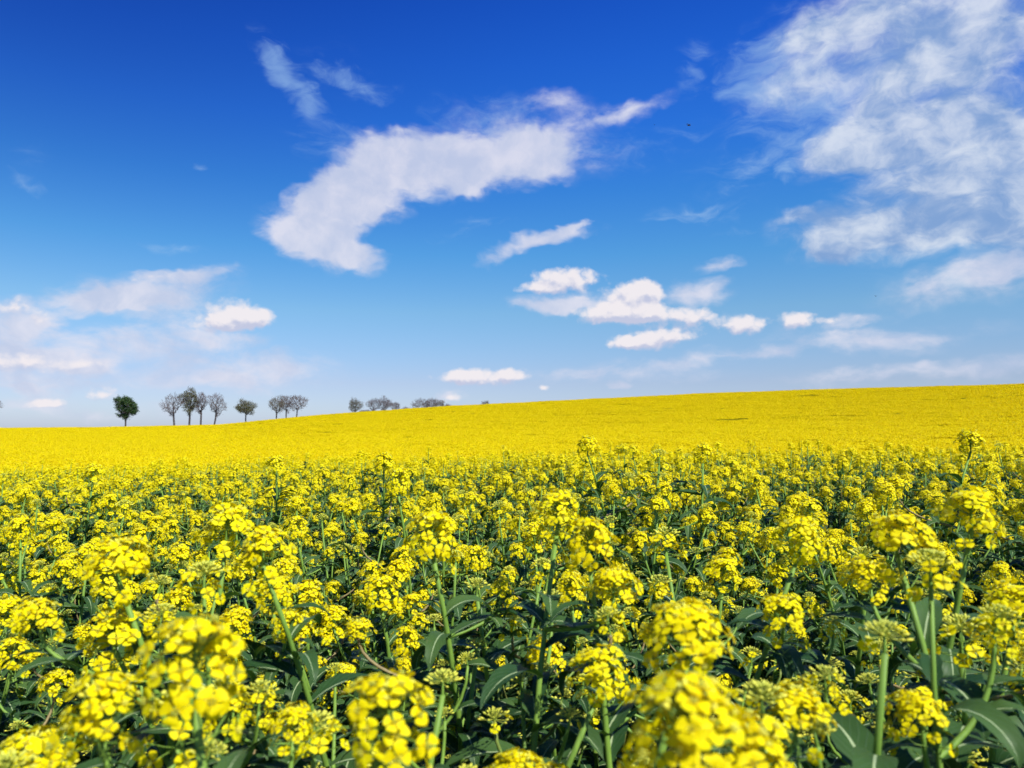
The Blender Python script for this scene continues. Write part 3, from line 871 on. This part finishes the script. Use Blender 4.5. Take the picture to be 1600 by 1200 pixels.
# ------------------------------------------------------------------ sky with clouds
world = bpy.data.worlds.new('World'); scene.world = world; world.use_nodes = True
wt = world.node_tree; wt.nodes.clear(); t = NT(wt)
tc = t.n('ShaderNodeTexCoord')
sky = t.n('ShaderNodeTexSky', sky_type='NISHITA', sun_disc=False)
sky.sun_elevation = SUN_EL; sky.sun_rotation = SUN_AZ; sky.altitude = 300; sky.air_density = 1.0; sky.dust_density = .6; sky.ozone_density = 3.0
sx = t.n('ShaderNodeSeparateXYZ'); t.set(sx, 0, tc.outputs['Generated'])
el = t.math('ARCSINE', sx.outputs[2]); azn = t.math('ARCTAN2', sx.outputs[0], sx.outputs[1])
AE = t.n('ShaderNodeCombineXYZ'); t.set(AE, 0, azn); t.set(AE, 1, el)
# the air's own colour, by height above the horizon
TINTPX = [(668, (.86, .96, 1.42)), (640, (.90, .97, 1.32)), (600, (.93, .93, 1.20)), (490, (.80, 1.12, 1.28)), (400, (.48, 1.10, 1.48)), (300, (.29, .96, 1.68)),
          (200, (.20, .83, 1.92)), (100, (.145, .70, 1.95)), (10, (.11, .58, 1.86))]
TINT = [(max(0, azel(800, y)[1] / .62), c) for y, c in TINTPX] + [(1.0, (.10, .48, 1.65))]
ramp = t.n('ShaderNodeValToRGB'); t.set(ramp, 0, t.math('DIVIDE', el, .62, clamp=True))
while len(ramp.color_ramp.elements) > 1: ramp.color_ramp.elements.remove(ramp.color_ramp.elements[-1])
for i, (p, c) in enumerate(TINT):
    e = ramp.color_ramp.elements[0] if i == 0 else ramp.color_ramp.elements.new(p)
    e.position = p; e.color = (c[0] / 2, c[1] / 2, c[2] / 2, 1)
base = t.mix(1.0, sky.outputs[0], ramp.outputs[0], 'MULTIPLY')
# the sky deepens away from the sun's side
deep = t.math('MULTIPLY', t.smooth(el, .1, .5), t.smooth(azn, -.75, .25, 1.0, 0.0))
base = t.mix(deep, base, t.mix(1.0, base, rgba((.62, .55, .66)), 'MULTIPLY'))
EXPO = .40; SKYS = .10 / 2 ** EXPO
sc_ = t.n('ShaderNodeVectorMath', operation='SCALE'); t.set(sc_, 0, base); t.set(sc_, 3, 2.0 * SKYS)
skycol = sc_.outputs[0]

def vadd(a, b):
    n = t.n('ShaderNodeVectorMath', operation='ADD'); t.set(n, 0, a); t.set(n, 1, b); return n.outputs[0]
def vscale(a, k):
    n = t.n('ShaderNodeVectorMath', operation='MULTIPLY'); t.set(n, 0, a); t.set(n, 1, k); return n.outputs[0]
def vsub(a, b):
    n = t.n('ShaderNodeVectorMath', operation='SUBTRACT'); t.set(n, 0, a); t.set(n, 1, b); return n.outputs[0]
def blobs(vec, lst):
    """sum of soft ellipses in (azimuth, elevation); px, py, rx, ry, tilt degrees (up to the right), weight"""
    acc = None
    for (px, py, rx, ry, tilt, w) in lst:
        a0, e0 = azel(px, py); a1, _ = azel(px + 10, py); _, e1 = azel(px, py - 10)
        kx = (a1 - a0) / 10; ky = (e1 - e0) / 10
        mp = t.n('ShaderNodeMapping', vector_type='TEXTURE')
        t.set(mp, 0, vec); t.set(mp, 1, (a0, e0, 0)); t.set(mp, 2, (0, 0, rad(tilt))); t.set(mp, 3, (rx * kx * 1.35, ry * ky * 1.35, 1))
        gr = t.n('ShaderNodeTexGradient', gradient_type='SPHERICAL'); t.set(gr, 0, mp.outputs[0])
        acc = t.math('MULTIPLY', gr.outputs[1], w) if acc is None else t.math('MULTIPLY_ADD', gr.outputs[1], w, acc)
    return acc
def warp(vec, scale, amt, detail=3, sy=1.6):
    n = t.noise(vscale(vec, (1, sy, 1)), scale, detail, .6)
    return vadd(vec, vscale(vsub(n.outputs['Color'], (.5, .5, .5)), (amt, amt * .8, 0)))

# 1. the long mid-height cloud, the left bank and thin streaks: smooth, rather flat
SOFT = [
 (490, 362, 76, 44, -10, 1.4), (556, 394, 50, 24, -15, 1.2), (530, 320, 84, 52, 50, 1.4), (470, 305, 30, 22, 0, .8), (590, 270, 90, 50, 20, 1.4), (600, 225, 50, 22, 0, .8), (690, 258, 92, 46, 0, 1.4), (600, 320, 36, 20, 0, .7), (740, 300, 40, 14, 0, .8),
 (770, 252, 90, 44, 3, 1.4), (835, 240, 60, 38, 0, 1.2), (905, 202, 84, 26, 12, .60), (985, 176, 66, 15, 15, .66), (770, 190, 80, 36, 0, .40), (900, 245, 90, 30, 0, .40), (870, 165, 50, 18, 0, .5),
 (440, 368, 30, 26, 0, .6),
 (842, 380, 92, 12, 14, 1.1), (895, 356, 40, 8, 14, .9),
 (230, 450, 130, 26, 6, .95), (300, 428, 72, 12, 3, .85), (130, 462, 66, 22, -8, .8), (215, 476, 140, 20, 0, .8), (300, 512, 90, 16, -3, .75),
 (30, 495, 70, 34, 15, .95), (75, 498, 46, 16, 25, .9), (45, 562, 120, 26, 0, 1.1), (130, 570, 60, 14, 0, .9), (240, 552, 180, 34, 0, .8), (420, 578, 120, 26, 0, .72), (150, 640, 160, 12, 0, .5), (60, 600, 90, 14, 0, .6), (330, 528, 90, 14, 0, .55), (120, 525, 120, 20, 0, .4), (200, 600, 200, 12, 0, .3), (5, 540, 60, 30, 0, .7), (330, 590, 120, 14, 0, .45),
 (70, 628, 56, 12, 5, .75), (60, 610, 50, 10, 0, .6), (1118, 412, 38, 12, 8, .75), (1092, 458, 50, 20, 0, 1.0),
 (905, 470, 100, 16, 0, .9), (860, 478, 56, 12, 0, .8), (1335, 498, 62, 9, 6, .85), (1310, 520, 120, 16, 3, .5), (1130, 560, 260, 14, 4, .62), (1450, 582, 240, 18, 3, .7), (940, 590, 200, 10, 0, .5), (1400, 530, 160, 22, 4, .5),
 (1500, 440, 140, 30, 5, .62), (1570, 415, 80, 22, 0, .6), (705, 621, 20, 7, 0, .9), (965, 607, 14, 6, 0, .8),
]
# 2. wind-combed thin veils
VEIL = [
 (425, 96, 46, 30, -55, 1.0), (455, 128, 56, 26, -35, 1.0), (488, 180, 60, 30, -50, 1.1), (560, 130, 60, 20, -12, .95), (520, 110, 60, 40, 0, .3), (470, 225, 26, 40, 0, .45),
 (1085, 105, 36, 34, 60, .9), (1165, 130, 70, 50, 0, .8), (1230, 90, 90, 70, 20, 1.0), (1060, 215, 60, 22, 10, .5), (1095, 330, 90, 14, 0, .85), (1170, 352, 60, 7, 0, .6), (1240, 264, 20, 16, 0, 1.1), (1190, 250, 70, 18, 30, .55),
 (725, 358, 54, 12, 12, .6), (800, 346, 28, 6, 5, .7), (310, 266, 18, 6, 0, 1.0), (38, 280, 30, 10, -25, .9), (40, 240, 40, 40, 0, .2), (280, 385, 44, 10, 0, .6), (1260, 190, 110, 70, 10, .8),
 (1170, 250, 120, 60, 10, .3), (1350, 100, 200, 120, 0, .7), (1500, 260, 200, 200, 0, .6), (760, 180, 90, 36, 0, .8), (930, 240, 100, 34, 0, .7), (560, 230, 60, 40, 0, .6), (660, 300, 90, 26, 0, .5),
]
# 3. the heavier bank on the right
BANK = [
 (1250, 60, 70, 50, 20, .7), (1330, 30, 100, 44, 10, 1.0), (1420, 50, 130, 60, 10, .9), (1540, 40, 150, 70, 0, 1.0), (1480, 110, 140, 56, 20, 1.0), (1560, 170, 100, 80, 0, 1.0), (1280, 130, 80, 40, 20, .75), (1210, 140, 70, 26, 10, .5), (1370, 150, 90, 40, 20, .8),
 (1370, 220, 110, 44, 10, 1.3), (1320, 232, 60, 30, 0, 1.0), (1460, 230, 120, 56, 10, 1.15), (1560, 260, 110, 60, 0, 1.0), (1440, 300, 120, 36, 0, .9),
 (1400, 368, 150, 34, 4, 1.25), (1310, 350, 100, 30, 0, .9), (1500, 345, 130, 46, 6, 1.05), (1580, 350, 90, 54, 0, .9), (1250, 340, 60, 16, 0, .55), (1312, 385, 28, 26, 0, 1.1), (1280, 392, 16, 14, 0, .8),
 (1500, 440, 140, 26, 5, .6), (1590, 320, 60, 120, 0, .6),
]
# 4. small crisp cumulus
CUM = [
 (885, 438, 56, 22, 0, 1.35), (840, 452, 40, 10, 0, .9), (985, 470, 52, 28, 5, 1.5), (960, 492, 66, 18, 0, 1.3), (1020, 492, 52, 16, 0, 1.1), (1010, 455, 30, 20, 0, 1.0), (1088, 496, 40, 18, 0, 1.05),
 (1025, 528, 66, 17, 4, 1.35), (985, 538, 36, 11, 0, 1.0), (1162, 507, 40, 17, 0, 1.35), (1245, 500, 34, 15, 0, 1.35), (1300, 501, 22, 8, 0, .7), (752, 592, 80, 11, 0, 1.0), (722, 584, 26, 13, 0, 1.0), (752, 580, 18, 10, 0, .7), (795, 583, 28, 12, 0, .9), (850, 604, 13, 6, 0, 1.1),
 (372, 492, 52, 23, -6, 1.5), (340, 508, 48, 14, 0, 1.1), (405, 498, 28, 12, 0, .9), (158, 615, 34, 13, 5, 1.0), (705, 620, 16, 8, 0, 1.1), (20, 480, 50, 20, 10, .75), (72, 498, 30, 12, 25, .8), (38, 566, 84, 18, 0, 1.0), (135, 568, 40, 11, 0, .75), (70, 628, 36, 9, 8, .7), (235, 432, 60, 9, 6, .5),
 (80, 632, 36, 8, 0, .8),
]
AEv = AE.outputs[0]
def dim(c): return tuple(x / 2 ** EXPO for x in c)
def overlap(lst, cell):
    a0, a1, e0, e1 = cell; out = []
    for q in lst:
        (px, py, rx, ry, tl, w) = q
        A, E = azel(px, py); cs, sn = abs(math.cos(rad(tl))), abs(math.sin(rad(tl)))
        ex = (rx * cs + ry * sn) * 1.35 / FPX + .04; ey = (rx * sn + ry * cs) * 1.35 / FPX + .03
        if A + ex > a0 and A - ex < a1 and E + ey > e0 and E - ey < e1: out.append(q)
    return out
def edge(S, n, mid, amp):
    """push a soft field about with noise, only where there is some cloud"""
    return t.math('ADD', S, t.math('MULTIPLY', t.math('SUBTRACT', n, mid), t.math('MULTIPLY', t.math('MINIMUM', t.math('MULTIPLY', S, 3.0), 1.0), amp)))
def bgshader(c):
    bg = t.n('ShaderNodeBackground'); t.set(bg, 0, c); t.set(bg, 1, 1.0); return bg.outputs[0]
def cell_shader(cell):
    """one window of the sky in a node group of its own"""
    global t, el, AEv
    so_, ve, ba, cu = [overlap(l, cell) for l in (SOFT, VEIL, BANK, CUM)]
    if not (so_ or ve or ba or cu): return bgshader(skycol)
    g = bpy.data.node_groups.new('cloud_window', 'ShaderNodeTree')
    g.interface.new_socket('dir', in_out='INPUT', socket_type='NodeSocketVector')
    g.interface.new_socket('height', in_out='INPUT', socket_type='NodeSocketFloat')
    g.interface.new_socket('sky', in_out='INPUT', socket_type='NodeSocketColor')
    g.interface.new_socket('colour', in_out='OUTPUT', socket_type='NodeSocketColor')
    keep = (t, el, AEv)
    t = NT(g); gi = t.n('NodeGroupInput'); go = t.n('NodeGroupOutput')
    AEv, el = gi.outputs[0], gi.outputs[1]
    c = cell_colour(gi.outputs[2], cell)
    t.set(go, 0, c)
    t, el, AEv = keep
    nd = t.n('ShaderNodeGroup'); nd.node_tree = g
    t.set(nd, 0, AEv); t.set(nd, 1, el); t.set(nd, 2, skycol)
    return bgshader(nd.outputs[0])
def cell_colour(c, cell):
    so_, ve, ba, cu = [overlap(l, cell) for l in (SOFT, VEIL, BANK, CUM)]
    wv = warp(AEv, 9.0, .062, 3); wv2 = warp(wv, 40.0, .020, 2)
    shS = t.noise(wv, 13.0, 5.0, .58).outputs[0]
    if ve:
        rot = t.n('ShaderNodeMapping', vector_type='POINT'); t.set(rot, 0, wv); t.set(rot, 2, (0, 0, rad(-28))); t.set(rot, 3, (1.0, 2.8, 1))
        nV = t.noise(rot.outputs[0], 13.0, 8.0, .64, .6).outputs[0]
        dV = t.math('MULTIPLY', t.smooth(edge(blobs(wv2, ve), nV, .54, 3.4), .0, 1.75), VEILMAX)
        c = t.mix(dV, c, t.mix(t.smooth(el, .15, .45), rgba(dim(VEIL_LO)), rgba(dim(VEIL_HI))))
    if ba:
        nB = t.noise(vscale(wv, (1, 1.6, 1)), 17.0, 8.0, .6, .2).outputs[0]
        if ve: nB = t.math('MULTIPLY_ADD', nB, .8, t.math('MULTIPLY', nV, .2))
        dB = t.smooth(edge(blobs(wv2, ba), nB, .48, 1.7), .0, 1.2)
        colB = t.mix(t.smooth(t.math('ADD', nB, t.math('MULTIPLY', shS, .8)), .72, 1.10), rgba(dim(BANK_D)), rgba(dim(BANK_L)))
        c = t.mix(t.math('MULTIPLY', dB, .88), c, colB)
    if so_:
        nS = t.noise(vscale(AEv, (1, 1.9, 1)), 14.0, 8.0, .62, .3).outputs[0]
        dS = t.smooth(edge(blobs(wv2, so_), nS, .49, 1.9), .0, 1.08)
        colS = t.mix(t.smooth(shS, .35, .65), rgba(dim(SOFT_D)), rgba(dim(SOFT_L)))
        c = t.mix(t.math('MULTIPLY', dS, .90), c, colS)
    if cu:
        def cum(vec):
            vo = t.n('ShaderNodeTexVoronoi', feature='F1'); t.set(vo, 'Vector', vscale(vec, (1, 1.25, 1))); t.set(vo, 'Scale', 62.0)
            if 'Detail' in vo.inputs: t.set(vo, 'Detail', 1.5)
            n2 = t.noise(vec, 60.0, 5.0, .6).outputs[0]
            bb = blobs(vec, cu)
            k = t.math('ADD', t.math('MULTIPLY', t.math('SUBTRACT', .45, vo.outputs['Distance']), .42), t.math('MULTIPLY', t.math('SUBTRACT', n2, .5), .9))
            return t.math('ADD', bb, t.math('MULTIPLY', k, t.math('MINIMUM', t.math('MULTIPLY', bb, 4.0), 1.0)))
        wc = warp(AEv, 30.0, .012, 3)
        c1 = cum(wc); c2 = cum(vadd(wc, (.003, .0095, 0)))
        dC = t.smooth(c1, .08, .78)
        lit = t.smooth(t.math('ADD', t.math('SUBTRACT', c1, c2), t.math('MULTIPLY', t.math('SUBTRACT', shS, .5), .5)), -.42, .34)
        c = t.mix(t.math('MULTIPLY', dC, .96), c, t.mix(lit, rgba(dim(CUM_D)), rgba(dim(CUM_L))))
    return c
VEILMAX = .62; VEIL_LO = (.50, .68, .88); VEIL_HI = (.30, .50, .82)
BANK_D = (.24, .38, .66); BANK_L = (.72, .78, .88)
SOFT_D = (.56, .62, .80); SOFT_L = (.77, .77, .875)
CUM_D = (.56, .59, .76); CUM_L = (.90, .85, .88)
def split(lo, hi, cuts, val, make):
    """a tree of hard thresholds on az or el, so that only one cell's clouds are worked out for a direction"""
    if not cuts: return make(lo, hi)
    m = len(cuts) // 2; c = cuts[m]
    A = split(lo, c, cuts[:m], val, make); B = split(c, hi, cuts[m + 1:], val, make)
    mx = t.n('ShaderNodeMixShader'); t.set(mx, 0, t.math('GREATER_THAN', val, c))
    wt.links.new(A, mx.inputs[1]); wt.links.new(B, mx.inputs[2]); return mx.outputs[0]
AZC = [-.80, -.42, -.15, .06, .26, .46, .85]; ELC = [-.02, .11, .22, .37, .62]
out = split(-9, 9, ELC, el, lambda e0, e1: bgshader(skycol) if (e0 < -1 or e1 > 1) else split(-9, 9, AZC, azn, lambda a0, a1: bgshader(skycol) if (a0 < -1 or a1 > 1) else cell_shader((a0, a1, e0, e1))))
wo = t.n('ShaderNodeOutputWorld'); wt.links.new(out, wo.inputs[0])
world.cycles.sampling_method = 'NONE'

# ------------------------------------------------------------------ camera
cam = bpy.data.cameras.new('camera'); co = bpy.data.objects.new('camera', cam); COL.objects.link(co)
cam.sensor_width = 36; cam.lens = 36 * FPX / 1600; cam.clip_start = .02; cam.clip_end = 9000
co.location = (0, 0, CAMZ); co.rotation_euler = (PI / 2 + PITCH, 0, 0)
cam.dof.use_dof = True; cam.dof.focus_distance = 2.3; cam.dof.aperture_fstop = cam.lens / 3.4
scene.camera = co
scene.view_settings.view_transform = 'Standard'; scene.view_settings.look = 'None'; scene.view_settings.exposure = EXPO; scene.view_settings.gamma = 1
cy = scene.cycles
cy.max_bounces = 5; cy.diffuse_bounces = 3; cy.glossy_bounces = 2; cy.transmission_bounces = 3; cy.transparent_max_bounces = 4
cy.use_denoising = True
cy.use_adaptive_sampling = True; cy.adaptive_threshold = .02; cy.adaptive_min_samples = 16
